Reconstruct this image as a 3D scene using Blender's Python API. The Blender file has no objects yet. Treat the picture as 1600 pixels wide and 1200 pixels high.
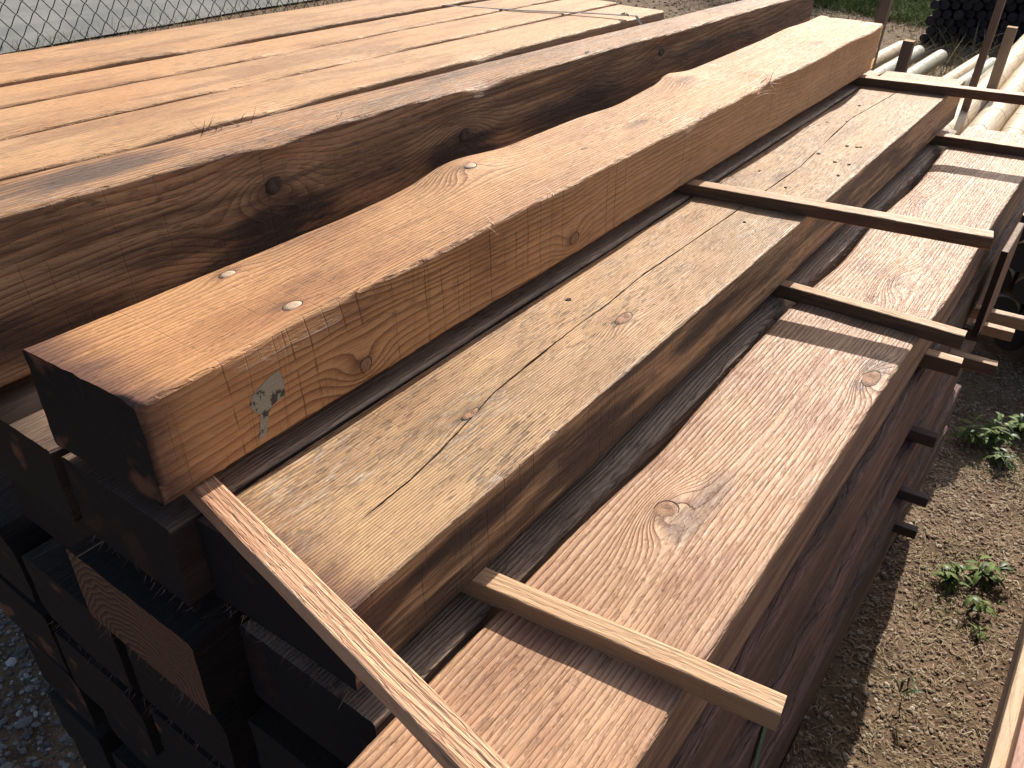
import bpy, bmesh, math, random
from mathutils import Vector, Matrix, noise
random.seed(7)
U = 0.5            # one layout unit is half a metre; layout origin is the camera, ground at -4.5
GZ = 4.5
def W(x, y, z): return Vector((x*U, y*U, (z+GZ)*U))
sc = bpy.context.scene
COL = sc.collection

# ------------------------------------------------------------------ camera, sky, sun, exposure
cam = bpy.data.cameras.new('camera'); cam_o = bpy.data.objects.new('camera', cam); COL.objects.link(cam_o)
cam.sensor_width = 36; cam.lens = 1315.517/1600*36; cam.clip_start = .02; cam.clip_end = 400
Rm = Matrix(((0.80640876,-0.33742739,0.4856415),(0.59117487,0.43952566,-0.67626139),(0.01473722,0.83244216,0.55391594)))
cam_o.matrix_world = Matrix.Translation((0,0,GZ*U)) @ Rm.to_4x4()
sc.camera = cam_o

SUN = Vector((0.16, -1.42, -1.0)).normalized()
elev = math.asin(-SUN.z); az = math.atan2(-SUN.x, -SUN.y)    # azimuth from +Y towards +X
w = bpy.data.worlds.new('World'); sc.world = w; w.use_nodes = True
nt = w.node_tree; bg = nt.nodes['Background']
sky = nt.nodes.new('ShaderNodeTexSky'); sky.sky_type = 'NISHITA'; sky.sun_disc = False
sky.sun_elevation = elev; sky.sun_rotation = az; sky.air_density = .8; sky.dust_density = 3.0; sky.ozone_density = .5
nt.links.new(sky.outputs[0], bg.inputs[0]); bg.inputs[1].default_value = 0.10
sun = bpy.data.lights.new('sun', 'SUN'); sun.energy = 5.0; sun.angle = math.radians(.5); sun.color = (1, .94, .85)
sun_o = bpy.data.objects.new('sun', sun); COL.objects.link(sun_o)
sun_o.rotation_euler = SUN.to_track_quat('-Z', 'Y').to_euler(); sun_o.location = (0, 0, 20)
sc.view_settings.view_transform = 'Standard'; sc.view_settings.look = 'None'
sc.view_settings.exposure = 0.5; sc.view_settings.gamma = 1; sc.view_settings.use_curve_mapping = False

# ------------------------------------------------------------------ node helpers
class NB:
    def __init__(s, name):
        s.m = bpy.data.materials.new(name); s.m.use_nodes = True
        s.t = s.m.node_tree; s.b = s.t.nodes['Principled BSDF']; s.L = s.t.links
    def put(s, sock, v):
        if isinstance(v, (int, float)): sock.default_value = v
        elif isinstance(v, (tuple, list, Vector)):
            v = tuple(v)
            if len(sock.default_value) == 4 and len(v) == 3: v = v+(1,)
            sock.default_value = v
        else: s.L.new(v, sock)
    def n(s, op, a, b=0.0, c=None, clamp=False):
        k = s.t.nodes.new('ShaderNodeMath'); k.operation = op; k.use_clamp = clamp
        s.put(k.inputs[0], a); s.put(k.inputs[1], b)
        if c is not None: s.put(k.inputs[2], c)
        return k.outputs[0]
    def add(s, a, b): return s.n('ADD', a, b)
    def sub(s, a, b): return s.n('SUBTRACT', a, b)
    def mul(s, a, b): return s.n('MULTIPLY', a, b)
    def sep(s, v):
        k = s.t.nodes.new('ShaderNodeSeparateXYZ'); s.L.new(v, k.inputs[0]); return k.outputs
    def comb(s, x, y, z):
        k = s.t.nodes.new('ShaderNodeCombineXYZ'); s.put(k.inputs[0], x); s.put(k.inputs[1], y); s.put(k.inputs[2], z); return k.outputs[0]
    def noise(s, v, scale, detail=2, rough=.5, dist=0.0, w=None):
        k = s.t.nodes.new('ShaderNodeTexNoise'); s.L.new(v, k.inputs['Vector'])
        k.inputs['Scale'].default_value = scale; k.inputs['Detail'].default_value = detail
        k.inputs['Roughness'].default_value = rough; k.inputs['Distortion'].default_value = dist
        return k.outputs[0]
    def ramp(s, v, a, b, lo=0.0, hi=1.0, smooth=True):
        k = s.t.nodes.new('ShaderNodeMapRange'); k.interpolation_type = 'SMOOTHSTEP' if smooth else 'LINEAR'
        s.put(k.inputs[0], v); k.inputs[1].default_value = a; k.inputs[2].default_value = b
        k.inputs[3].default_value = lo; k.inputs[4].default_value = hi; return k.outputs[0]
    def mix(s, f, a, b, mode='MIX'):
        k = s.t.nodes.new('ShaderNodeMix'); k.data_type = 'RGBA'; k.blend_type = mode
        s.put(k.inputs[0], f); s.put(k.inputs[6], a); s.put(k.inputs[7], b); return k.outputs[2]
    def scale(s, v, xyz):
        k = s.t.nodes.new('ShaderNodeVectorMath'); k.operation = 'MULTIPLY'; s.L.new(v, k.inputs[0]); k.inputs[1].default_value = xyz; return k.outputs[0]
    def addv(s, a, b):
        k = s.t.nodes.new('ShaderNodeVectorMath'); k.operation = 'ADD'; s.L.new(a, k.inputs[0]); s.put(k.inputs[1], b); return k.outputs[0]
    def obj(s): return s.t.nodes.new('ShaderNodeTexCoord').outputs['Object']
    def geo(s, o): return s.t.nodes.new('ShaderNodeNewGeometry').outputs[o]
    def rnd(s): return s.t.nodes.new('ShaderNodeObjectInfo').outputs['Random']
    def bump(s, h, dist, strength=1.0):
        k = s.t.nodes.new('ShaderNodeBump'); k.inputs['Strength'].default_value = strength
        k.inputs['Distance'].default_value = dist; s.L.new(h, k.inputs['Height']); s.L.new(k.outputs[0], s.b.inputs['Normal'])
    def out(s, col, rough=.7, spec=.3):
        s.put(s.b.inputs['Base Color'], col); s.put(s.b.inputs['Roughness'], rough); s.put(s.b.inputs['Specular IOR Level'], spec); return s.m

def wood(name, early, late, stain, spacing=.0055, pith=(.05, -.12), knots=(), warp=.022, kerf=.5, weather=0.0,
         grime=.35, nearstain=1.0, side_grime=0.0, seed=0.0, cont=1.0, bumpy=1.0, rough=.62, axis='Y', share=False, far_pale=0.0, streak=0.0, stains=(), soak=(.085, .04, .036), soaklen=.085, side_weather=1.0, side_shade=0.0, side_stains=()):
    """sawn softwood: growth rings round a pith line, bent round knots, with fibres, saw marks, stains"""
    b = NB(name); o = b.obj(); P = b.sep(o); x, y, z = P[0], P[1], P[2]
    off = b.mul(b.rnd(), 17.0) if share else seed
    if axis == 'X': x, y = P[1], P[0]
    if axis == 'Z': y, z = P[2], P[1]
    q = b.comb(b.add(x, b.mul(off, .37)), b.add(y, off), b.add(z, b.mul(off, .61)))
    lo = b.noise(b.scale(q, (3, 1.1, 3)), 1.0, 2, .5)
    lo2 = b.noise(b.addv(b.scale(q, (3, 1.4, 3)), (7.3, 2.1, 5.5)), 1.0, 2, .5)
    mid = b.noise(b.scale(q, (14, 5, 14)), 1.0, 2, .5)
    px = b.add(b.sub(x, pith[0]), b.mul(b.sub(lo, .5), warp*4)); pz = b.add(b.sub(z, pith[1]), b.mul(b.sub(lo2, .5), warp*3))
    r = b.n('SQRT', b.add(b.mul(px, px), b.mul(pz, pz)))
    r = b.add(r, b.mul(b.sub(mid, .5), .005))
    kd = None
    for (kx, ky, kz, a, l, amp) in knots:
        dx = b.mul(b.sub(x, kx), 1/a); dy = b.mul(b.sub(y, ky), 1/l); dz = b.mul(b.sub(z, kz), 1/(a*1.6))
        d2 = b.add(b.add(b.mul(dx, dx), b.mul(dy, dy)), b.mul(dz, dz))
        g = b.n('EXPONENT', b.mul(d2, -1.0)); r = b.add(r, b.mul(g, amp))
        g2 = b.n('EXPONENT', b.mul(d2, -2.2)); kd = g2 if kd is None else b.n('MAXIMUM', kd, g2)
    fib_v = b.scale(q, (420, 16, 420)); fib = b.noise(fib_v, 1.0, 3, .6)
    fine = b.noise(b.scale(q, (900, 60, 900)), 1.0, 2, .6)
    rr = b.add(b.mul(r, 1/spacing), b.mul(b.sub(fib, .5), .22))
    thick = b.noise(b.comb(b.mul(r, 60), off, 0.0), 1.0, 1)      # wide and narrow years
    rr = b.add(rr, b.mul(thick, 2.0))
    fr = b.n('FRACT', rr)
    ring = b.n('POWER', fr, 2.4); ring = b.mul(ring, b.ramp(fr, .93, 1.0, 1.0, 0.0))
    vis = b.ramp(b.noise(b.scale(q, (11, 2.5, 11)), 1.0, 2), .3, .65, .55, 1.0)
    ringc = b.mul(b.mul(ring, vis), cont)
    col = b.mix(b.n('MULTIPLY', ringc, 1.05, clamp=True), early, late)
    blotch = b.noise(b.scale(q, (8, 3.0, 8)), 1.0, 4, .6)
    col = b.mix(b.ramp(blotch, .42, .72, 0, .62), col, late)
    bl2 = b.noise(b.addv(b.scale(q, (16, 2.2, 16)), (4, 8, 2)), 1.0, 4, .65, .5)
    col = b.mix(b.ramp(bl2, .52, .70, 0, .30), col, stain)
    hue = b.noise(b.scale(q, (2.5, 1.6, 2.5)), 1.0, 2)
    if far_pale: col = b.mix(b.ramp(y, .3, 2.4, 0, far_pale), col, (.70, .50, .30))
    col = b.mix(b.ramp(hue, .4, .7, 0, .35), col, tuple(min(1, c*k) for c, k in zip(early, (1.12, .96, .9))))
    col = b.mix(b.ramp(fib, .5, .85, 0, .30*cont), col, stain)
    # torn dark flecks that follow the fibre
    fl = b.noise(b.scale(q, (260, 34, 260)), 1.0, 2, .5)
    gr = b.noise(b.scale(q, (9, 3.2, 9)), 1.0, 4, .62)
    col = b.mix(b.mul(b.ramp(fl, .53, .66), b.ramp(gr, .42, .64, 0, .75*grime)), col, stain)
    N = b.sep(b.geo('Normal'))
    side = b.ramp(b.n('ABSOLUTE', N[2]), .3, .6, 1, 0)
    if weather > 0:
        wv = b.noise(b.scale(q, (230, 34, 230)), 1.0, 4, .75)
        wm = b.noise(b.addv(b.scale(q, (10, 4.0, 10)), (3, 9, 1)), 1.0, 3, .6)
        wf = b.add(1-0.0, b.mul(side, side_weather-1)); wm = b.mul(wm, wf); m = b.mul(b.ramp(wv, .47, .60), b.ramp(wm, .38, .62, 0, weather))
        col = b.mix(m, col, (.25, .165, .105)); 
        wp = b.noise(b.scale(q, (190, 24, 190)), 1.0, 3, .7)
        col = b.mix(b.mul(b.ramp(wp, .52, .64), b.ramp(wm, .45, .65, 0, .55*weather)), col, (.60, .52, .43))
    if streak > 0:
        sv = b.noise(b.addv(b.scale(q, (12, 1.9, 16)), (1, 4, 8)), 1.0, 3, .55, 1.2)
        col = b.mix(b.ramp(sv, .47, .62, 0, streak), col, stain)
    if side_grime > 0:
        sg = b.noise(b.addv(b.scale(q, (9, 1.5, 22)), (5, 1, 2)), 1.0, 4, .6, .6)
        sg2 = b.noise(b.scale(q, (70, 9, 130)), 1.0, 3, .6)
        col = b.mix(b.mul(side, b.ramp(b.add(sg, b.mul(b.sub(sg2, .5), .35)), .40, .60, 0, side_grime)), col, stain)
    if side_shade:  # shade painted into the upright faces; tops keep their paler colour
        col = b.mix(b.mul(side, b.ramp(b.noise(b.scale(q, (40, 5, 60)), 1.0, 3, .6), .2, .55, side_shade*.7, side_shade)), col, stain)
    # band-saw lines square to the length: one every few centimetres, some strong, some faint
    wob = b.noise(b.comb(b.mul(y, 3.0), b.mul(off, 1.0), 0.0), 1.0, 2)
    ky = b.add(b.mul(b.add(y, b.add(b.mul(z, .05), b.mul(wob, .12))), 31.0), b.mul(b.noise(b.comb(b.mul(x, 25), b.mul(y, 12), b.mul(z, 25)), 1.0, 1), .12))
    kfr = b.n('FRACT', ky); kid = b.n('FLOOR', ky)
    kl = b.ramp(b.n('ABSOLUTE', b.sub(kfr, .5)), .012, .05, 1, 0)
    kr_ = b.noise(b.comb(b.mul(kid, 7.13), .3, .7), 1.0, 0)
    kl = b.mul(kl, b.mul(b.ramp(kr_, .42, .62), b.ramp(b.noise(b.scale(q, (22, 9, 30)), 1.0, 2), .38, .60, .0, 1)))
    kv2 = b.noise(b.comb(b.mul(q_y(b, q), 160.0), b.mul(x, 3), b.mul(z, 3)), 1.0, 2, .7)
    kl = b.n('MAXIMUM', kl, b.mul(b.ramp(kv2, .60, .72, 0, .35), side))
    kf = b.add(b.mul(side, .85), .15)
    col = b.mix(b.mul(b.mul(kl, kf), .55*kerf), col, stain)
    for (sx_, sy_, rx_, ry_, am) in stains:
        dx = b.mul(b.sub(x, sx_), 1/rx_); dy = b.mul(b.sub(y, sy_), 1/ry_)
        d2 = b.add(b.add(b.mul(dx, dx), b.mul(dy, dy)), b.mul(b.sub(b.noise(b.scale(q, (60, 14, 60)), 1.0, 4, .7), .5), 1.6))
        col = b.mix(b.mul(b.ramp(d2, .1, 1.1, am, 0), b.sub(1.0, side)), col, (.07, .050, .046))
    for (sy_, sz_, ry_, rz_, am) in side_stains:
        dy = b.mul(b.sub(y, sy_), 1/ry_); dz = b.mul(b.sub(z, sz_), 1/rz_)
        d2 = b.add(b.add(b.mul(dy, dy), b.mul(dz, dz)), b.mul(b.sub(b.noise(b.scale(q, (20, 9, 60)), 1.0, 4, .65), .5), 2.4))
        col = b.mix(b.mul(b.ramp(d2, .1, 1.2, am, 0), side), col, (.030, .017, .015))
    if kd is not None:
        col = b.mix(b.ramp(kd, .35, 1.0, 0, .55), col, stain)
    if nearstain > 0:     # reddish-black soak-in at the near end grain
        yy = b.add(y, b.mul(b.sub(b.noise(b.scale(q, (30, 9, 30)), 1.0, 3, .6), .5), .09))
        e = b.ramp(yy, .0, soaklen, .85*nearstain, 0)
        col = b.mix(e, col, soak)
    h = b.add(b.mul(ring, .8), b.add(b.mul(fib, .7), b.mul(fine, .35)))
    h = b.sub(h, b.mul(b.mul(kl, kf), 1.0*kerf))
    h = b.sub(h, b.mul(b.ramp(fl, .53, .66), .4))
    b.bump(h, .0011*bumpy, 1.0)
    rg = b.ramp(fib, .3, .7, rough-.08, rough+.12)
    return b.out(col, rg, .35)
def q_y(b, q): return b.sep(q)[1]

def endgrain(name, base, late, spacing=.005, pith=(.0, -.06), cont=.6, patch=(.10,.045,.03), pamt=.5, share=True, jx=.16, pw=2.0, wv=.02):
    b = NB(name); o = b.obj(); P = b.sep(o); off = b.mul(b.rnd(), 11.0)
    q = b.addv(o, b.comb(off, 0.0, b.mul(off, .7)))
    lo = b.noise(b.scale(q, (12, 1, 12)), 1.0, 2); 
    px = b.add(b.sub(P[0], pith[0]), b.mul(b.sub(b.rnd(), .5), jx)); pz = b.sub(P[2], pith[1])
    r = b.add(b.n('SQRT', b.add(b.mul(px, px), b.mul(pz, pz))), b.mul(lo, wv))
    fr = b.n('FRACT', b.mul(r, 1/spacing)); ring = b.n('POWER', fr, pw)
    fz = b.noise(b.scale(q, (160, 1, 160)), 1.0, 4, .7)
    col = b.mix(b.mul(ring, cont), base, late)
    col = b.mix(b.ramp(fz, .4, .7, 0, .5), col, late)
    pm = b.noise(b.scale(q, (9, 1, 11)), 1.0, 3, .5)
    col = b.mix(b.ramp(pm, .58, .66, 0, pamt), col, patch)
    b.bump(b.add(b.mul(ring, .5), fz), .0016, 1.0)
    return b.out(col, .82, .2)

def plain(name, c, rough=.7, var=.25, sc_=30, bump=.001, spec=.3):
    b = NB(name); o = b.obj(); q = b.addv(o, b.comb(b.mul(b.rnd(), 9.0), 0.0, 0.0))
    f = b.noise(q, sc_, 4, .6)
    col = b.mix(b.ramp(f, .3, .7, 0, 1), tuple(v*(1-var) for v in c), tuple(min(1, v*(1+var)) for v in c))
    b.bump(f, bump, 1.0); return b.out(col, rough, spec)

# ------------------------------------------------------------------ mesh helpers
def link(name, me, mats, parent=None, loc=None):
    o = bpy.data.objects.new(name, me); COL.objects.link(o)
    for m in mats: me.materials.append(m)
    if parent is not None: o.parent = parent
    if loc is not None: o.location = loc
    return o
def tag(o, label=None, cat=None, group=None, kind=None):
    if label: o['label'] = label
    if cat: o['category'] = cat
    if group: o['group'] = group
    if kind: o['kind'] = kind
    return o
def empty(name, loc):
    o = bpy.data.objects.new(name, None); COL.objects.link(o); o.location = loc; o.empty_display_size = .05; return o
def mesh(name, v, f, mi=None, smooth=None):
    me = bpy.data.meshes.new(name); me.from_pydata([tuple(p) for p in v], [], f)
    if mi: me.polygons.foreach_set('material_index', mi)
    if smooth is True: me.polygons.foreach_set('use_smooth', [True]*len(f))
    elif smooth: me.polygons.foreach_set('use_smooth', smooth)
    me.update(); return me

def beam_mesh(name, w0, h0, L, ns=60, nx=6, nz=4, w1=None, h1=None, cr=.005, jit=.0012, edge=.0018, seed=0.0,
              bow=0.0, skew0=0.0, skew1=0.0, crack=None, bumps=(), wane=(), shift=0.0, dz1=0.0):
    """A sawn timber in metres. Local frame: x from left edge to right edge, y from near end to far end, z from underside up.
    Right top edge keeps to the line x=w(y)+shift*y; crack = [(y, x)], width/depth carved in the top face;
    bumps = [(x, y, sx, sy, height)] swellings of the top; wane = [(corner, y, sy, dx, dz)] hollows or swellings of an arris."""
    w1 = w0 if w1 is None else w1; h1 = h0 if h1 is None else h1
    V, F, MI, SM = [], [], [], []
    def cx(y):
        if y <= crack[0][0]: return crack[0][1]
        for (a, xa), (b_, xb) in zip(crack, crack[1:]):
            if y <= b_: return xa+(xb-xa)*(y-a)/(b_-a)
        return crack[-1][1]
    ys = [L*j/(ns-1) for j in range(ns)]
    rings = []
    for y in ys:
        t = y/L; w_ = w0+(w1-w0)*t; h = h0+(h1-h0)*t
        c = cr*(1+.5*noise.noise((y*9, seed, 3.1)))
        pts = []       # (x, z, tag)
        if crack:
            xc = cx(y)+.0012*noise.noise((y*60, seed, 0)); d0, d1 = crack[0][0], crack[-1][0]
            on = max(0.0, min(1.0, (y-d0)/.05, (d1-y)/.05))
            gap = max(0.0, noise.noise((y*7, seed, 9.0))*.9+.85)
            hw = .0015*on*min(1.2, gap)+.00008; dp = .022*on*min(1, gap)
            xs = [c+(xc-hw-.002-c)*i/(nx//2) for i in range(nx//2+1)]+[xc-hw]
            xs2 = [xc+hw]+[xc+hw+.002+(w_-c-xc-hw-.002)*i/(nx//2) for i in range(nx//2+1)]
            ncr = len(xs); top = [(x, h, 0) for x in xs]+[(xc, h-dp, 9)]+[(x, h, 0) for x in xs2]
        else:
            top = [(c+(w_-2*c)*i/nx, h, 0) for i in range(nx+1)]
            top.insert(1, (c+.004, h, 0)); top.insert(-1, (w_-c-.004, h, 0))
        pts += [(c*.3, h-c*.3, 1)] + top + [(w_-c*.3, h-c*.3, 2)]
        zs = [h-c-(h-2*c)*i/nz for i in range(nz+1)]; zs.insert(1, h-c-.004); zs.insert(-1, c+.004)
        pts += [(w_, z, 3) for z in zs] + [(w_-c*.3, c*.3, 4)]
        pts += [(w_-c-(w_-2*c)*i/3, 0, 5) for i in range(4)] + [(c*.3, c*.3, 6)]
        pts += [(0, z, 7) for z in reversed(zs)]
        R_ = []
        for (x, z, k) in pts:
            p = Vector((x, y, z))
            n1 = noise.noise((x*14+seed, y*5, z*14)); n2 = noise.noise((x*40+seed, y*18, z*40)); n3 = noise.noise((x*9, y*3, z*9+seed))
            dx = jit*(n1+.5*n2); dz = jit*(n3+.5*n2)
            if k in (1, 2, 4, 6):
                e = noise.noise((y*22, k*7+seed, 2.0)); e2 = noise.noise((y*75, k*7+seed, 5.0))
                a = edge*(abs(e)*1.5+.6*abs(e2))
                dx += a*(1 if k in (1, 6) else -1); dz += a*(-1 if k in (1, 2) else 1)
            if k in (0, 1, 2, 9):
                for (bx, by, sx, sy, hh) in bumps: dz += hh*math.exp(-((x-bx)/sx)**2-((y-by)/sy)**2)
            for (cn, wy, sy, wx, wz) in wane:
                g = math.exp(-((y-wy)/sy)**2)
                # weight by nearness to the corner
                cxp = 0 if cn in ('tl', 'bl') else w_; czp = h if cn[0] == 't' else 0
                d = math.hypot(x-cxp, z-czp); g *= math.exp(-(d/.022)**2)
                dx += wx*g; dz += wz*g
            ey = 0.0
            if y == 0: ey = skew0*(x/w_)+.0015*noise.noise((x*60, z*60, seed))
            if y == L: ey = skew1*(x/w_)
            sh = shift*t
            R_.append(Vector((x+dx+sh+bow*4*t*(1-t), y+ey, z+dz+dz1*t)))
        rings.append(R_)
    m = len(rings[0])
    for R_ in rings: V += R_
    for j in range(ns-1):
        for i in range(m):
            i2 = (i+1) % m
            F.append((j*m+i, j*m+i2, (j+1)*m+i2, (j+1)*m+i)); MI.append(0); SM.append(not (crack and ncr-1 <= i <= ncr+2))
    # end faces: inner ring + centre fan
    for j, flip in ((0, False), (ns-1, True)):
        base = len(V); cvec = sum(rings[j], Vector())/m
        for p in rings[j]: V.append(p.copy())
        for p in rings[j]: V.append(cvec+(p-cvec)*.5)
        V.append(cvec)
        for i in range(m):
            i2 = (i+1) % m
            a, b_, c_, d = base+i, base+i2, base+m+i2, base+m+i
            F.append((a, d, c_, b_) if not flip else (a, b_, c_, d)); MI.append(1); SM.append(False)
            F.append((d, base+2*m, c_) if not flip else (d, c_, base+2*m)); MI.append(1); SM.append(False)
    me = mesh(name, V, F, MI, SM)
    bm = bmesh.new(); bm.from_mesh(me); bmesh.ops.recalc_face_normals(bm, faces=bm.faces); bm.to_mesh(me); bm.free()
    return me

def beam(X0, X1, Y0, Y1, Zb, Zt, label, mats, name='timber_beam', cat='timber beam', group=None, **k):
    me = beam_mesh(name, (X1-X0)*U, (Zt-Zb)*U, (Y1-Y0)*U, **k)
    o = link(name, me, mats, loc=W(X0, Y0, Zb)); return tag(o, label, cat, group)

def stick(P0, P1, wy, Zb, Zt, label, mats, seed=0.0, name='spacer_stick', group='spacer sticks between the layers'):
    """batten whose near top edge runs P0->P1 (layout x,y); wy = width across"""
    a = W(P0[0], P0[1], Zb); b_ = W(P1[0], P1[1], Zb); L = (b_-a).length; ang = math.atan2(b_.y-a.y, b_.x-a.x)
    # mesh runs along local y; local x is the width
    me = beam_mesh(name, wy*U, (Zt-Zb)*U, L, ns=max(24, int(L/.012)), nx=4, nz=3, cr=.0012, jit=.0006, edge=.0006, seed=seed, bow=.0015)
    me.transform(Matrix(((0, 1, 0, 0), (1, 0, 0, 0), (0, 0, 1, 0), (0, 0, 0, 1)))); me.flip_normals()
    o = link(name, me, mats, loc=a); o.rotation_euler.z = ang; return tag(o, label, 'spacer stick', group)

# ------------------------------------------------------------------ materials
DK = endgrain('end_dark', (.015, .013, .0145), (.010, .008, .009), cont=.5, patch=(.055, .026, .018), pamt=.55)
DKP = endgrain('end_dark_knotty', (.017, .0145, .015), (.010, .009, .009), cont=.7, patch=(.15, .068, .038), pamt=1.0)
LT = endgrain('end_fresh', (.22, .115, .068), (.045, .020, .014), spacing=.0100, pith=(.14, -.05), wv=.05, jx=0.0, pw=1.3, cont=1.0, patch=(.15, .075, .05), pamt=.35)
m_top = wood('wood_orange', (.575, .31, .135), (.24, .092, .036), (.075, .032, .02), spacing=.0046, pith=(-.13, -.10), seed=2.3,
    knots=[(.022, .263, .135, .020, .055, .013), (.155, .245, .135, .020, .06, .012), (.03, .76, .135, .03, .07, .02), (.05, 1.56, .135, .04, .09, .012),
           (.205, .320, .03, .02, .05, .012), (.205, .836, .032, .018, .045, .010), (.12, 1.2, .135, .03, .1, -.01), (.14, 2.2, .135, .03, .08, .01)],
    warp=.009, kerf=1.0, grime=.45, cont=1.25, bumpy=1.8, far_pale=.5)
m_two = wood('wood_tan_weathered', (.60, .395, .21), (.28, .14, .07), (.06, .034, .024), spacing=.0036, pith=(-.16, -.04), seed=5.1,
    knots=[(.150, .705, .125, .022, .06, .014), (.12, .35, .125, .02, .08, .012), (.10, 1.5, .125, .03, .1, -.012)],
    warp=.006, kerf=.8, weather=.9, side_weather=.5, grime=.9, side_grime=.9, cont=1.2, bumpy=1.8, streak=.15, side_stains=[(.20, .085, .14, .028, .95), (.50, .06, .18, .030, .9), (.85, .085, .15, .03, .85), (1.5, .08, .2, .03, .6), (.12, .02, .12, .02, .7)], rough=.55)
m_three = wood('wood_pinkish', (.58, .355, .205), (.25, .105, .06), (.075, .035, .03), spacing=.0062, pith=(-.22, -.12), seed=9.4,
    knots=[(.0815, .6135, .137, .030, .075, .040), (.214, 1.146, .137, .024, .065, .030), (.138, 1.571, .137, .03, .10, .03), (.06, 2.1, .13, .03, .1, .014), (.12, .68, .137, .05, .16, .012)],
    warp=.009, kerf=.35, weather=.25, grime=.45, side_grime=.9, side_shade=.45, cont=1.3, bumpy=1.9, rough=.5, stains=[(.205, 1.19, .035, .06, .6), (.20, 1.11, .02, .03, .5), (.115, .60, .03, .05, .5), (.07, 1.60, .05, .06, .35)])
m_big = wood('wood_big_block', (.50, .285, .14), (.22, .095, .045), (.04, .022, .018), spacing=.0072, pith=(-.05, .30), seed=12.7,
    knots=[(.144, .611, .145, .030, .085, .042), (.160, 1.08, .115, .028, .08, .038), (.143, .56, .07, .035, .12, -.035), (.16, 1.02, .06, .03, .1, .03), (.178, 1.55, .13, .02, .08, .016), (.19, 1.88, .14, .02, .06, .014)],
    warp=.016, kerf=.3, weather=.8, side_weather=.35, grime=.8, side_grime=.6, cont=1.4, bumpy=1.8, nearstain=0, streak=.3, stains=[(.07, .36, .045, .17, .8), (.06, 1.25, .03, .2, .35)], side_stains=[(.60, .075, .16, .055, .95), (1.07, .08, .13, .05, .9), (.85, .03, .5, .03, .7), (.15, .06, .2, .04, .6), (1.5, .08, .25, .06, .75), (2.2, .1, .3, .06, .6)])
m_pack = wood('wood_pack_orange', (.60, .355, .175), (.38, .18, .08), (.13, .065, .04), spacing=.0055, pith=(-.25, -.1), kerf=.4,
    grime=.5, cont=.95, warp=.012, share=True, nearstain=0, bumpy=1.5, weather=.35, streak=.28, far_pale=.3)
m_mid = wood('wood_grey_damp', (.46, .335, .24), (.15, .095, .062), (.035, .024, .019), spacing=.0048, pith=(-.2, -.1), kerf=.1,
    weather=.5, grime=1.0, cont=1.5, seed=20.2, bumpy=2.2, warp=.01, nearstain=.4)
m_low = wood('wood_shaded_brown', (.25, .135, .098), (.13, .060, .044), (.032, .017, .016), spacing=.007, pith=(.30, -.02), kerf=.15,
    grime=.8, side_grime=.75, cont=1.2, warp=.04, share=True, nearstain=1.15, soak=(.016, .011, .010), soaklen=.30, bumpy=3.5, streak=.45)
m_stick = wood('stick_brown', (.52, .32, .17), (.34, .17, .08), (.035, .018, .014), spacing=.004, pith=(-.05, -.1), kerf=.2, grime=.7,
    cont=.9, share=True, axis='X', side_shade=.85, nearstain=0, bumpy=.8)
m_stick_red = wood('stick_reddish', (.68, .42, .25), (.38, .17, .09), (.12, .045, .025), spacing=.0035, pith=(.0, .06), kerf=.2, grime=1.0,
    weather=.0, cont=1.1, seed=31.0, axis='X', nearstain=0, bumpy=1.6, warp=.006)
m_stick_pale = wood('stick_pale', (.54, .355, .20), (.33, .18, .09), (.09, .045, .028), spacing=.004, pith=(-.05, -.1), kerf=.2, grime=.5,
    cont=.9, share=True, axis='X', side_shade=.35, nearstain=0, bumpy=.8)
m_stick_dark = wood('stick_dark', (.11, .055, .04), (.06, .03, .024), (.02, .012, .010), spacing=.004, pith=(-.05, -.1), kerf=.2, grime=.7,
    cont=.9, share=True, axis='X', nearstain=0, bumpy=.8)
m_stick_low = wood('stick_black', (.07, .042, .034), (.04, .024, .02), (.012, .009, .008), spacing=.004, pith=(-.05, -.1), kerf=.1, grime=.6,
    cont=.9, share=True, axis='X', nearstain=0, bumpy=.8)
END_S = endgrain('stick_end', (.42, .26, .13), (.25, .13, .07), spacing=.003, cont=.6, pamt=.2, patch=(.2, .1, .06))
END_SD = endgrain('stick_end_dark', (.05, .03, .025), (.03, .02, .017), spacing=.003, cont=.6, pamt=.2, patch=(.06, .03, .02))

# ------------------------------------------------------------------ ground and road
def ground_mat(name, soil, dry, green=0.0):
    b = NB(name); o = b.obj()
    big = b.noise(o, .9, 4, .6); mid = b.noise(o, 9, 5, .65); fin = b.noise(o, 90, 4, .7)
    v = b.t.nodes.new('ShaderNodeTexVoronoi'); v.inputs['Scale'].default_value = 75; b.L.new(o, v.inputs['Vector'])
    col = b.mix(b.ramp(mid, .35, .65), soil, dry)
    col = b.mix(b.ramp(fin, .45, .7, 0, .5), col, tuple(c*.45 for c in soil))
    col = b.mix(b.ramp(v.outputs[0], .1, .45, .35, 0), col, tuple(min(1, c*1.25) for c in dry))
    if green: col = b.mix(b.ramp(big, .5, .62, 0, green), col, (.10, .12, .03))
    b.bump(b.add(b.mul(fin, .7), mid), .009, 1.0)
    return b.out(col, .95, .15)
m_soil = ground_mat('ground_soil', (.105, .066, .042), (.225, .152, .098), .15)
gv, gf = [], []
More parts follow.
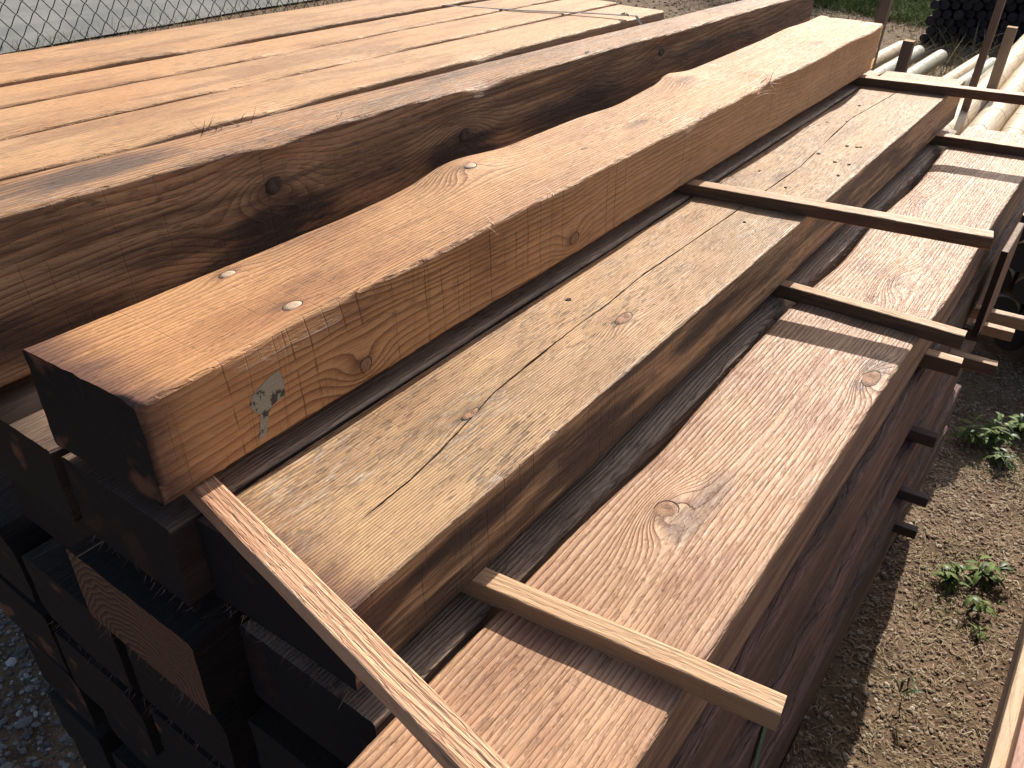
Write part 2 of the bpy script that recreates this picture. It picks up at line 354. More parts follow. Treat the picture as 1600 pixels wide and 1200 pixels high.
# fine cells near the pile, coarse out to the horizon
def axis_pts(lo, hi, near_lo, near_hi, fine, n_out):
    a = [near_lo-(near_lo-lo)*(i/n_out)**2 for i in range(n_out, 0, -1)]
    k = int((near_hi-near_lo)/fine); a += [near_lo+(near_hi-near_lo)*i/k for i in range(k+1)]
    return a+[near_hi+(hi-near_hi)*(i/n_out)**2 for i in range(1, n_out+1)]
gx = axis_pts(-180, 120, -2.6, .9, .03, 26); gy = axis_pts(-60, 250, .1, 4.6, .03, 26)
def gh(xx, yy):
    far = min(1, max(0, abs(xx)-6, yy-6))
    return .007*noise.noise((xx*6, yy*6, 0))+.004*noise.noise((xx*21, yy*21, 4))-.006+.02*far*noise.noise((xx*.3, yy*.3, 3))
for yy in gy:
    for xx in gx:
        z = gh(xx, yy)
        gv.append((xx, yy, z))
nxg = len(gx)
for j in range(len(gy)-1):
    for i in range(nxg-1):
        a = j*nxg+i; gf.append((a, a+1, a+1+nxg, a+nxg))
tag(link('ground', mesh('ground', gv, gf, smooth=True), [m_soil]), 'brown stony dirt ground of the yard with dry litter', kind='structure')
b = NB('road_grey'); o_ = b.obj(); f1 = b.noise(o_, 1.1, 5, .6); f2 = b.noise(o_, 60, 4, .7)
col = b.mix(b.ramp(f1, .35, .65), (.155, .16, .155), (.225, .22, .205)); col = b.mix(b.ramp(f2, .4, .7, 0, .3), col, (.13, .13, .13))
b.bump(f2, .004); m_road = b.out(col, .9, .2)
rv, rf = [], []
for j in range(60):
    y = -10+j*1.2
    for i, x in enumerate((-14.0, -12.8, -11.6, -10.45)):
        rv.append((x+.35*noise.noise((y*.35, i*3, 1)), y, .026))
for j in range(59):
    for i in range(3): a = j*4+i; rf.append((a, a+1, a+5, a+4))
rv2 = rv+[(x, y, .0) for (x, y, z) in rv]
tag(link('service_road', mesh('service_road', rv, rf), [m_road]), 'smooth grey service road beyond the chain-link fence', kind='structure')

# ------------------------------------------------------------------ the hero timbers of the big pile
G_L1 = None
b1 = beam(-1.84, -1.432, .665, 5.90, -1.272, -1.0, 'orange-brown sawn timber lying loose on top of the pile, black near end facing the camera',
    [m_top, DKP], ns=260, nx=22, nz=12, seed=1.0, cr=.0045, edge=.0022, skew0=.012, skew1=-.06, jit=.0014,
    bumps=[(.035, .765, .05, .10, .010), (.05, 1.57, .05, .09, .008), (.0, 1.57, .03, .04, .002), (.16, 1.75, .05, .05, .004), (.02, 2.3, .05, .1, .005)],
    wane=[('tr', 0.0, .012, -.010, -.006), ('tl', .765, .10, -.010, .004), ('tl', .40, .2, .008, 0), ('tl', 1.57, .06, -.011, .003), ('tl', 1.30, .12, .012, -.002),
          ('tr', 1.30, .06, -.003, -.004), ('tr', 1.66, .05, -.005, -.005), ('tr', 1.95, .2, .007, 0), ('tr', .25, .12, -.008, 0), ('tr', 2.45, .1, .010, 0)])
b2 = beam(-1.405, -.934, .735, 6.15, -1.575, -1.325, 'tan weathered timber with a long drying crack, directly right of the loose orange timber',
    [m_two, DK], ns=330, nx=20, nz=10, seed=4.0, cr=.0025, edge=.0010, skew0=.005, skew1=.04,
    crack=[(.10, .150), (.197, .1475), (.265, .140), (.339, .128), (.41, .115), (.54, .108), (.64, .104), (.73, .106), (.86, .100), (1.10, .105), (1.29, .109), (1.60, .113), (1.82, .098), (2.08, .082), (2.44, .103), (2.62, .106)])
b3 = beam(-.855, -.372, .50, 6.30, -1.90, -1.625, 'pinkish wide-grained timber on the right edge of the pile, with a big swirling knot',
    [m_three, DK], ns=280, nx=20, nz=10, seed=7.0, cr=.004, edge=.0028, skew1=.03,
    bumps=[(.10, .52, .04, .07, .004)],
    wane=[('tl', .75, .16, .009, -.003), ('tl', 1.25, .14, -.004, 0), ('tl', 1.62, .16, .009, -.004), ('tl', 2.25, .22, .011, -.006), ('tr', 1.6, .2, .006, 0), ('tr', 2.7, .15, .012, 0), ('tr', .9, .3, -.004, 0)])
bm_ = beam(-1.335, -.878, .735, 6.20, -1.90, -1.632, 'damp grey timber sunk in the shaded gap between the tan and the pinkish timbers',
    [m_mid, DK], ns=160, nx=16, nz=6, seed=11.0, cr=.006, edge=.003,
    wane=[('tr', .6, .3, -.004, -.006), ('tr', 1.25, .15, -.014, -.01), ('tr', 1.9, .25, -.008, -.006), ('tr', 2.5, .2, -.01, -.01)])
# ------------------------------------------------------------------ left pack of big squared timbers on edge
def taper(xr0, xr1, wd0, wd1, y0, y1, zb, zt0, zt1, label, mats, seed, bow=0.0, **k):
    h0 = (zt0-zb)*U; h1 = (zt1-zb)*U
    me = beam_mesh('squared_timber', wd0*U, h0, (y1-y0)*U, w1=wd1*U, h1=h1, seed=seed, bow=bow,
                   shift=((xr1-wd1)-(xr0-wd0))*U, **k)
    o = link('squared_timber', me, mats, loc=W(xr0-wd0, y0, zb)); return tag(o, label, 'squared timber', 'squared timbers packed side by side')
taper(-2.192, -2.03, .25, .205, .45, 6.3, -1.275, -.82, -.93, 'big squared block with round knots in its dark shaded side, nearest the loose timber', [m_big, DK], 15.0,
      ns=280, nx=12, nz=18, cr=.004, edge=.0022, jit=.0014,
      wane=[('tr', .62, .05, .006, -.006), ('tr', 1.15, .06, -.004, -.010), ('tr', .85, .1, -.004, 0), ('tr', 1.9, .1, .006, 0)])
PK = [(-2.462, -2.430, .336, .318, 'orange squared timber right behind the dark-sided block, its top glossy and plain'),
      (-2.812, -2.768, .308, .302, 'second orange squared timber behind the dark-sided block, fine fuzzy grain'),
      (-3.136, -3.086, .250, .258, 'narrow orange squared timber between two tight seams of the left pack'),
      (-3.440, -3.41, .450, .45, 'outermost wide orange squared timber, next to the chain-link fence')]
for i, (a, c_, wd, wd2, lb) in enumerate(PK):
    taper(a, c_+.0, wd, wd2, .45, 4.86+.02*i, -1.275, -.824+.005*i, -.905+.005*i, lb, [m_pack, DK], 40+i*3.0,
          ns=150, nx=12, nz=5, cr=.004, edge=.0016, bow=-.004,
          wane=[('tr', random.uniform(.2, 2), .08, -.006, -.006) for _ in range(3)])

# ------------------------------------------------------------------ lower rows of the pile
ROWS = {2: (-1.575, -1.325), 3: (-1.90, -1.632), 4: (-2.27, -1.97), 5: (-2.635, -2.335), 6: (-3.0, -2.70), 7: (-3.365, -3.065), 8: (-3.73, -3.43), 9: (-4.095, -3.795)}
COLS = {0: (-3.50, -3.03), 1: (-2.97, -2.47), 2: (-2.40, -1.905), 3: (-1.865, -1.405), 4: (-1.335, -.878), 5: (-.855, -.372)}
m_ltop = wood('wood_grey_top', (.54, .38, .25), (.26, .165, .10), (.035, .022, .018), spacing=.0055, pith=(-.2, -.1), kerf=.2, grime=.9, cont=1.2, side_shade=.97, seed=3.3, nearstain=.9, soak=(.05, .03, .026), bumpy=1.6, weather=.6, soaklen=.12)
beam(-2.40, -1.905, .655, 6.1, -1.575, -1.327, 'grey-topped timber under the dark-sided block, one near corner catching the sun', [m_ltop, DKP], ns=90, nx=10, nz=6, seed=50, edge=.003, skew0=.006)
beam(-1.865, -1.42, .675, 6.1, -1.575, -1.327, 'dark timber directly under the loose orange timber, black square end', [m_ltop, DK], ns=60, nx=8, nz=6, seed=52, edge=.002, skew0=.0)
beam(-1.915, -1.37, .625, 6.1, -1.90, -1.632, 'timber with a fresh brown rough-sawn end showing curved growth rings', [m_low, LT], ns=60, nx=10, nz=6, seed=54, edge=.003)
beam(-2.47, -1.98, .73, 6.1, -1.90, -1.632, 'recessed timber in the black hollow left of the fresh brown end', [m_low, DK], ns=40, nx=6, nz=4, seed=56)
names = {(4, 1): 'black timber end at the left edge, one row above the bottom-left gravel', (4, 2): 'black timber end with a chamfered corner, below the black hollow',
         (4, 3): 'black timber end just below the fresh brown end', (4, 4): 'black timber end lying right of and below the fresh brown end',
         (4, 5): 'timber in the row under the pinkish timber, long shaded brown side', (5, 0): 'timber jutting left in the row above the gravel corner',
         (5, 1): 'black timber end second up from the gravel at the left edge', (5, 2): 'black timber end with a long reddish oval patch, low on the left',
         (5, 3): 'black timber end with a pale oval patch at the bottom of the picture', (5, 5): 'timber two rows under the pinkish timber, rippled brown side',
         (6, 1): 'black timber end bordering the gravel at the lower left', (6, 2): 'black timber end lowest left of the oval-patched ones',
         (6, 3): 'black timber end cut by the bottom edge, right of the pale oval patch',
         (6, 5): 'timber three rows under the pinkish timber, streaked brown side', (7, 1): 'black timber in the bottom-left corner of the pile, beside the gravel', (7, 2): 'black timber at the bottom edge, right of the corner one',
         (7, 5): 'timber four rows under the pinkish timber, dull brown side', (8, 5): 'timber second from the lowest on the right side', (9, 5): 'lowest timber on the right side, nearest the dirt',
         (8, 1): 'dark timber low at the left edge just above the stones', (9, 1): 'lowest dark timber at the left edge beside the stones', (4, 0): 'black timber at the far left edge of the pile'}
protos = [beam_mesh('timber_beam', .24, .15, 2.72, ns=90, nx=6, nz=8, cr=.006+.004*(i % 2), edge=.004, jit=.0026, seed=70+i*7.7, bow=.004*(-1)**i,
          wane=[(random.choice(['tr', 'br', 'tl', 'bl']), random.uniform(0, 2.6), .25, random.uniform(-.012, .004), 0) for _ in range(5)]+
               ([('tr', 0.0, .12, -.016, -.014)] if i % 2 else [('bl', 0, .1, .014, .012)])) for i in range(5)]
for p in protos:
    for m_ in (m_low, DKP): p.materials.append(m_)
k = 0
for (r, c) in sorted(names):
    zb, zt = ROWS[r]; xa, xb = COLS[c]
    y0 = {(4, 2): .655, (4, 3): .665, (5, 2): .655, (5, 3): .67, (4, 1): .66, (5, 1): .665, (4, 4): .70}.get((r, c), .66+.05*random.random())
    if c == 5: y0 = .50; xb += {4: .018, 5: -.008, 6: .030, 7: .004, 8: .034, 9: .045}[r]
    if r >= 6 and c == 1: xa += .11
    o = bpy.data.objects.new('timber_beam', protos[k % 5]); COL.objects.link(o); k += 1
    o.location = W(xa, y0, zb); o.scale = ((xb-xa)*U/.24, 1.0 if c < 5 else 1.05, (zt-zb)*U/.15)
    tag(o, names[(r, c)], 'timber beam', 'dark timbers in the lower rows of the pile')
for o in COL.objects:
    if o.name.startswith('timber_beam') and 'group' not in o: o['group'] = 'timbers of the big pile'
# unseen block of timbers added left of the pile to shade the gravel
for r_ in range(6):
    for c_ in range(3):
        o = bpy.data.objects.new('timber_beam', protos[(r_+c_) % 5]); COL.objects.link(o)  # added unseen timber, only shades the gravel
        o.location = W(-5.45+c_*.5, 2.2+.05*c_, -4.45+r_*.42); o.scale = (1, 1.05, .2/.15)
        tag(o, 'unseen timber added to shade the gravel, row %d up, %s side' % (r_+1, ['fence', 'middle', 'pile'][c_]), 'timber beam', 'unseen timbers added to shade the gravel')
# bearers under the pile
for i, y in enumerate((1.2, 3.2, 5.4)):
    o = stick((-2.9, y), (-.36, y), .30, -4.5, -4.095, ['near bearer block carrying the pile off the dirt', 'middle bearer block carrying the pile off the dirt', 'far bearer block carrying the pile off the dirt'][i], [m_low, DK], seed=90+i, name='bearer', group='bearers under the pile')
    o['category'] = 'bearer'

# ------------------------------------------------------------------ spacer sticks
stick((-1.95, .845), (-.30, .558), .064, -1.325, -1.275, 'slanting reddish stick jutting across the near end of the pile towards the bottom edge', [m_stick_red, END_S], seed=1)
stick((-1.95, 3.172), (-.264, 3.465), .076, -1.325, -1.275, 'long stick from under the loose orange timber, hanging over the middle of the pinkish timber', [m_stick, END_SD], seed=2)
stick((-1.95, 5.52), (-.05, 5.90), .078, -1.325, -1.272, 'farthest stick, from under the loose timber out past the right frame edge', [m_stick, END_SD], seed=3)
stick((-1.95, 1.01), (-.171, 1.240), .058, -1.632, -1.572, 'pale stick end jutting out over the near part of the pinkish timber', [m_stick_pale, END_S], seed=4)
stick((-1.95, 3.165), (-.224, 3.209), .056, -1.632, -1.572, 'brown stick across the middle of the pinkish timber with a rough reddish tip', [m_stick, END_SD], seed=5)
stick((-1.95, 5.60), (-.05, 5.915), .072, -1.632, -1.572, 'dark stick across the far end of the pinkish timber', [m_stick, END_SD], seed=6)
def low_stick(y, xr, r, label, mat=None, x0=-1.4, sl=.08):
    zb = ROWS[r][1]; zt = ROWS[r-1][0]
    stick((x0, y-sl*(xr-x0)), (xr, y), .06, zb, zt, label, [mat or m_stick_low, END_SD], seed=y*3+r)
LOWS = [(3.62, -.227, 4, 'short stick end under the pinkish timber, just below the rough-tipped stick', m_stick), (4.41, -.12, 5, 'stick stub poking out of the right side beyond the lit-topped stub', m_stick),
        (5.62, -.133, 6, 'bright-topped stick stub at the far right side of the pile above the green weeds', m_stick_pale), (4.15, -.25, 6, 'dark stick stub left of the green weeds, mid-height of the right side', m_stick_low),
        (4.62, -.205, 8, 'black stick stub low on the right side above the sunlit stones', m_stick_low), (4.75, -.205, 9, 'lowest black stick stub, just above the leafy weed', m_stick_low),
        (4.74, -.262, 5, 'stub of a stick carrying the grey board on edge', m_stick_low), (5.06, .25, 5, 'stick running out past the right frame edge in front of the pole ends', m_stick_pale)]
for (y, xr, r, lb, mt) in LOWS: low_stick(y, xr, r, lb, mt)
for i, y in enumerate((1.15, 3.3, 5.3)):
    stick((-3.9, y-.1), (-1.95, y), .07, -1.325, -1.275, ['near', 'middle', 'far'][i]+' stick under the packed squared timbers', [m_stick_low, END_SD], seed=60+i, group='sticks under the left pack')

# ------------------------------------------------------------------ knots
b = NB('knot_pale'); o_ = b.obj(); P = b.sep(o_); r_ = b.n('SQRT', b.add(b.mul(P[0], P[0]), b.mul(b.mul(P[1], P[1]), .5)))
f_ = b.noise(o_, 150, 4, .7); rg = b.n('FRACT', b.add(b.mul(r_, 330), b.mul(f_, 1.5)))
b.bump(f_, .0015)
m_kpale = b.out(b.mix(b.mul(b.n('POWER', rg, 2.0), .5), (.50, .36, .24), (.22, .11, .06)), .6, .4)
def knotmat(name, c1, c2):
    b = NB(name); o = b.obj(); P = b.sep(o); nz = b.noise(o, 110, 4, .7)
    r = b.n('SQRT', b.add(b.mul(P[0], P[0]), b.mul(b.mul(P[1], P[1]), .45))); fr = b.n('FRACT', b.add(b.mul(r, 420), b.mul(nz, 2.2)))
    col = b.mix(b.mul(b.n('POWER', fr, 1.6), .8), c1, c2)
    ang = b.n('ARCTAN2', P[1], P[0]); cr = b.noise(b.comb(b.mul(ang, 1.3), .0, .0), 3.0, 2, .7)
    col = b.mix(b.mul(b.ramp(b.n('ABSOLUTE', b.sub(cr, .5)), 0, .02, 1, 0), .8), col, (.03, .016, .012))
    b.bump(b.add(fr, nz), .0008); return b.out(col, .7, .3)
m_kbrown = knotmat('knot_brown', (.42, .235, .13), (.17, .075, .045)); m_krim = plain('knot_rim', (.025, .014, .010), .8, .3, 90)
m_kdark = knotmat('knot_dark', (.12, .075, .055), (.04, .024, .02))
def knot(parent, lx, ly, lz, rx, ry, axis, mat):
    """oval plug flush in the wood with a dark bark ring; axis 'z' on a top, 'x' on a right side"""
    V, F, MI = [], [], []; n = 22
    prof = [(1.10, -.0030), (1.09, .0002), (1.0, .0002), (.96, -.0010), (.92, .0004), (.45, .0007)]
    ph = random.random()*6
    for (s, h) in prof:
        for i in range(n):
            a = 2*math.pi*i/n; wv = 1+.06*math.sin(2*a+ph)+.04*math.sin(3*a+ph*2)
            V.append((rx*s*wv*math.cos(a), ry*s*wv*math.sin(a), h))
    V.append((0, 0, .0008))
    for k in range(len(prof)-1):
        for i in range(n): F.append((k*n+i, k*n+(i+1) % n, (k+1)*n+(i+1) % n, (k+1)*n+i)); MI.append(1 if k < 3 else 0)
    for i in range(n): F.append(((len(prof)-1)*n+i, (len(prof)-1)*n+(i+1) % n, len(V)-1)); MI.append(0)
    me = mesh('knot', V, F, MI, True); o = link('knot', me, [mat, m_krim], parent, (lx, ly, lz))
    if axis == 'x': o.rotation_euler = (0, math.pi/2, 0)
    return o
def loc(o, X, Y, Z): return W(X, Y, Z)-o.location
def kt(o, X, Y, Z, rx, ry, axis, mat, dz=0):
    p = loc(o, X, Y, Z)
    # drop onto the real surface
    me = o.data; best = None
    bvh = BV.setdefault(o.name, None) or BV.__setitem__(o.name, BVHTree.FromPolygons([v.co for v in me.vertices], [p_.vertices for p_ in me.polygons])) or BV[o.name]
    if axis == 'z': h = bvh.ray_cast(p+Vector((0, 0, .1)), Vector((0, 0, -1)))
    else: h = bvh.ray_cast(p+Vector((.1, 0, 0)), Vector((-1, 0, 0)))
    if h[0] is not None: p = h[0]
    return knot(o, p.x, p.y, p.z, rx, ry, axis, mat)
from mathutils.bvhtree import BVHTree
BV = {}
kt(b1, -1.783, 1.186, -1, .0075, .013, 'z', m_kpale); kt(b1, -1.513, 1.171, -1, .0085, .015, 'z', m_kpale)
kt(b1, -1.772, 2.2, -1, .009, .014, 'z', m_kpale); kt(b1, -1.60, 2.66, -1, .004, .008, 'z', m_kbrown)
kt(b1, -1.43, 1.319, -1.214, .011, .010, 'x', m_kbrown); kt(b1, -1.43, 2.353, -1.209, .010, .014, 'x', m_kbrown)
kt(b2, -1.102, 2.149, -1.325, .010, .022, 'z', m_kbrown); kt(b2, -1.164, 1.431, -1.325, .006, .016, 'z', m_kbrown)
kt(b3, -.692, 1.727, -1.625, .015, .022, 'z', m_kbrown); kt(b3, -.432, 2.791, -1.625, .014, .028, 'z', m_kbrown)
big = [o for o in COL.objects if o.get('label', '').startswith('big squared')][0]
kt(big, -2.17, 1.672, -.985, .014, .017, 'x', m_kdark); kt(big, -2.15, 2.62, -1.045, .013, .018, 'x', m_kdark)
kt(big, -2.15, 4.2, -.98, .010, .017, 'x', m_kdark)

# nail heads and holes on the tan timber
m_hole = plain('nail_rust', (.03, .014, .010), .8, .4, 200)
for (X, Y) in [(-1.115, 3.141), (-1.305, 3.759), (-1.128, 3.626), (-1.175, 4.18), (-1.104, 4.389), (-1.322, 4.731), (-1.24, 4.813), (-1.069, 4.108), (-1.003, 4.114), (-.995, 3.931), (-1.041, 4.413), (-1.056, 4.401), (-1.285, 5.18), (-1.314, 2.145)]:
    s = random.uniform(.004, .0065); p = loc(b2, X, Y, -1.325); n = 6
    V = [(s*random.uniform(.7, 1.2)*math.cos(i*math.pi/3), s*1.3*random.uniform(.7, 1.2)*math.sin(i*math.pi/3), -.001) for i in range(n)]
    V += [(x*.7, y*.7, .0012) for x, y, z in V]
    F = [(i, (i+1) % n, n+(i+1) % n, n+i) for i in range(n)]+[tuple(range(n, 2*n))]
    link('rusty_nail', mesh('rusty_nail', V, F), [m_hole], b2, p)

# torn fibres and splinters
m_fib = plain('torn_fibre', (.62, .45, .30), .8, .3, 60)
m_fibd = plain('torn_fibre_dark', (.16, .09, .06), .8, .3, 60)
def fibres(parent, spots, mat, n, ln, spread, name='torn_fibres', down=0.0, bias=Vector((0, 0, 0))):
    V, F = [], []
    for (X, Y, Z) in spots:
        c = loc(parent, X, Y, Z)
        for _ in range(n):
            p = c+Vector((random.gauss(0, spread[0]), random.gauss(0, spread[1]), random.gauss(0, spread[2])))
            d = (Vector((random.gauss(0, .6), random.gauss(0, 1), random.gauss(0, .5)-down))+bias).normalized(); l = ln*random.uniform(.4, 1.3)
            cdir = Vector((random.gauss(0, .5), random.gauss(0, .5), random.gauss(0, .5)))
            s = d.cross(Vector((.3, .2, 1))).normalized()*random.uniform(.0004, .0011)
            u = d.cross(s).normalized()*.0005; k0 = len(V); m = 4
            for i in range(m):
                t = i/(m-1); q = p+d*l*t+cdir*l*.35*t*t; f = 1-t*.85
                V += [q-s*f, q+s*f, q+u*f]
            for i in range(m-1):
                for a, b_ in ((0, 1), (1, 2), (2, 0)): F.append((k0+i*3+a, k0+i*3+b_, k0+i*3+3+b_, k0+i*3+3+a))
    o = link(name, mesh(name, V, F), [mat], parent); o['kind'] = 'stuff'; return o
fibres(b1, [(-1.435, 3.85, -1.01), (-1.435, 3.95, -1.03), (-1.44, 4.05, -1.0)], m_fib, 16, .032, (.003, .02, .006))
fibres(b1, [(-1.435, 3.5, -1.0), (-1.435, 5.0, -1.0), (-1.435, 2.2, -1.0), (-1.435, 1.9, -1.0), (-1.435, 4.6, -1.0)], m_fib, 4, .018, (.002, .02, .002))
fibres(b3, [(-.86, 2.6, -1.63), (-.86, 2.4, -1.63), (-.86, 3.7, -1.63), (-.86, 3.9, -1.63), (-.86, 4.6, -1.63), (-.86, 5.2, -1.63), (-.86, 4.3, -1.63)], m_fibd, 5, .012, (.002, .03, .001))
fibres(big, [(-2.36, 1.72, -.84), (-2.38, 1.60, -.84)], m_fibd, 14, .03, (.008, .02, .002))
fibres(big, [(-2.17, 1.72, -.86), (-2.18, 2.0, -.83)], m_fib, 3, .03, (.003, .01, .002))
for o in list(COL.objects):
    lb = o.get('label', '')
    if 'just below the fresh' in lb or 'chamfered corner' in lb or 'directly under the loose' in lb or 'showing curved' in lb:
        x0, y0, zz = o.location; h = (.15*o.scale.z if abs(o.scale.z-1) > 1e-4 else .12); wd = .24
        V = []
        spots = [(x0/U+.05+.08*i, y0/U, zz/U-GZ+.004) for i in range(6)]
        # the copies are scaled: keep the fibres as their own child in true scale
        f = fibres(o, spots, m_fibd, 5, .016, (.015, .002, .002), down=1.0, bias=Vector((0, -.8, 0)))
fibres(b2, [(-1.35+.07*i, .733, -1.572) for i in range(7)], m_fibd, 8, .016, (.014, .002, .002), down=1.0, bias=Vector((0, -.8, 0)))

# shred of an old paper label on the side of the loose timber
b = NB('label_remnant'); o_ = b.obj(); f_ = b.noise(o_, 70, 4, .7); g_ = b.noise(o_, 400, 3, .6)
col = b.mix(b.ramp(f_, .52, .58), (.36, .33, .25), (.055, .055, .05)); col = b.mix(b.ramp(g_, .4, .6, 0, .35), col, (.16, .13, .09))
b.bump(g_, .0006); m_lab = b.out(col, .85, .2)
def sheet(name, parent, pts, mat, th=.0006):
    """irregular thin piece on the right side face; pts are layout (Y, Z)"""
    P0 = []
    bv = BV.get(parent.name) or BVHTree.FromPolygons([v.co for v in parent.data.vertices], [p_.vertices for p_ in parent.data.polygons])
    for (Y, Z) in pts:
        p = loc(parent, -1.43, Y, Z); h = bv.ray_cast(p+Vector((.1, 0, 0)), Vector((-1, 0, 0)))
        P0.append(h[0] if h[0] is not None else p)
    n = len(P0); V = [p+Vector((-.0015, 0, 0)) for p in P0]+[p+Vector((th, 0, 0)) for p in P0]
    F = [tuple(range(n, 2*n))]+[(i, (i+1) % n, n+(i+1) % n, n+i) for i in range(n)]
    return link(name, mesh(name, V, F), [mat], parent)
sheet('label_shred', b1, [(.985, -1.105), (1.01, -1.095), (1.04, -1.09), (1.05, -1.125), (1.047, -1.165), (1.01, -1.172), (.995, -1.185), (.985, -1.215), (.975, -1.245), (.955, -1.247), (.962, -1.215), (.97, -1.18), (.955, -1.165), (.945, -1.14), (.958, -1.118)], m_lab)

# ------------------------------------------------------------------ straps
m_strap_blk = plain('strap_black', (.03, .035, .045), .4, .2, 40); m_strap_gr = plain('strap_green', (.015, .10, .06), .45, .25, 40)
m_strap_old = plain('strap_old', (.22, .23, .19), .5, .35, 60)
def ribbon(name, pts, wvec, mat, th=.0012):
    V, F = [], []; wv = Vector(wvec)
    for i, p in enumerate(pts):
        p = W(*p); d = (W(*pts[min(i+1, len(pts)-1)])-W(*pts[max(i-1, 0)])).normalized(); nn = d.cross(wv).normalized()*th
        V += [p-wv/2, p+wv/2, p+wv/2+nn, p-wv/2+nn]
    for i in range(len(pts)-1):
        for a in range(4): F.append((i*4+a, i*4+(a+1) % 4, i*4+4+(a+1) % 4, i*4+4+a))
    F += [(0, 1, 2, 3), tuple(len(V)-4+i for i in (3, 2, 1, 0))]
    return link(name, mesh(name, V, F), [mat])
s1 = ribbon('pack_strap', [(-3.92, 3.84, -1.2), (-3.90, 3.85, -.895), (-3.5, 3.99, -.880), (-3.0, 4.2, -.884), (-2.7, 4.36, -.882), (-2.40, 4.46, -.878), (-2.37, 4.47, -.92), (-2.37, 4.47, -1.2)], (.0, .013, 0), m_strap_blk)
tag(s1, 'thin black strap over the far end of the packed squared timbers', 'strap')
V = []; F = []
for i in range(9):
    a = i/8; V += [(0.0+.012*math.sin(a*9), .02*a-.006*math.cos(a*7), .004+.009*abs(math.sin(a*6))), (.012+.01*math.sin(a*5+1), .022*a, .003+.010*abs(math.cos(a*5)))]
for i in range(8): F.append((2*i, 2*i+1, 2*i+3, 2*i+2))
F2 = F[:]; nv = len(V); V += [(x, y, z-.0015) for x, y, z in V]; F += [tuple(nv+i for i in reversed(f)) for f in F2]
link('strap_tail', mesh('strap_tail', V, F), [plain('strap_tail', (.55, .52, .45), .5, .3, 60)], s1, W(-2.46, 4.40, -.885))
s2 = ribbon('old_strap', [(-2.125, 3.5, -.869), (-2.112, 3.503, -.885), (-2.112, 3.503, -1.0), (-2.112, 3.507, -1.15), (-2.112, 3.51, -1.27)], (.0, .017, 0), m_strap_old)
tag(s2, 'faded grey strap hanging down the dark-sided block', 'strap')
s3 = ribbon('green_strap', [(-.46, 2.09, -2.668), (-.345, 2.09, -2.67), (-.330, 2.088, -2.70), (-.322, 2.085, -3.0), (-.320, 2.075, -3.5), (-.320, 2.07, -4.1)], (0, .030, 0), m_strap_gr)
tag(s3, 'dark green strap running down the shaded right side of the pile', 'strap')

# ------------------------------------------------------------------ upright board stub beside the pile
def box_obj(name, x0, x1, y0, y1, z0, z1, mats, parent=None, cr=.0015, seed=0.0, **k):
    me = beam_mesh(name, (x1-x0)*U, (z1-z0)*U, (y1-y0)*U, cr=cr, seed=seed, ns=k.pop('ns', 12), nx=3, nz=6, edge=.0008, jit=.0008, **k)
    return link(name, me, mats, parent, loc=W(x0, y0, z0))
m_stake = wood('stake_brown', (.25, .155, .10), (.14, .08, .05), (.05, .03, .02), spacing=.005, kerf=.1, share=True, nearstain=0, cont=.8, axis='Z')
m_stakel = wood('stake_light', (.42, .31, .20), (.26, .17, .10), (.09, .05, .03), spacing=.005, kerf=.1, share=True, nearstain=0, cont=.8, axis='Z')
def upright(name, x, y, wx, wy, z0, z1, mats, label, cat, group=None, lean=(0, 0)):
    me = beam_mesh(name, wx*U, wy*U, (z1-z0)*U, cr=.0012, ns=40, nx=3, nz=3, edge=.0008, jit=.0008, seed=x*3+y)
    # stand it up: local y -> up
    me.transform(Matrix(((1, 0, 0, -wx*U/2), (0, 0, 1, -wy*U/2), (0, 1, 0, 0), (0, 0, 0, 1)))); me.flip_normals()
    o = link(name, me, mats, loc=W(x, y, z0)); o.rotation_euler = (lean[1], lean[0], 0); return tag(o, label, cat, group)
bs = box_obj('board', -.300, -.268, 4.66, 5.14, -2.27, -1.77, [m_stake, END_SD], ns=20); tag(bs, 'grey board on edge against the far right side of the pile', 'board')
# ------------------------------------------------------------------ board stack at the lower right corner
m_bpale = wood('board_pale', (.66, .50, .33), (.50, .33, .20), (.2, .12, .08), spacing=.006, kerf=.2, share=True, nearstain=0, cont=.5)
m_bpink = wood('board_pink', (.50, .30, .22), (.36, .19, .13), (.14, .07, .05), spacing=.008, kerf=.2, share=True, nearstain=0, cont=.6)
def plank(x0, x1, y0, y1, zb, zt, m, lb):
    o = box_obj('board', x0, x1, y0, y1, zb, zt, [m, END_S], ns=60, seed=x0*7); tag(o, lb, 'board', 'boards stacked at the lower right corner'); return o
plank(.475, 1.10, 1.6, 6.2, -3.58, -3.50, m_bpale, 'pale flat board at the lower right corner, its edge a sunlit strip')
plank(.530, 1.16, 1.6, 6.1, -3.498, -3.36, m_bpink, 'pinkish board on top of the pale one at the lower right corner')
plank(.560, 1.15, 1.7, 6.0, -4.44, -3.584, m_low, 'dark block under the pale board at the lower right')

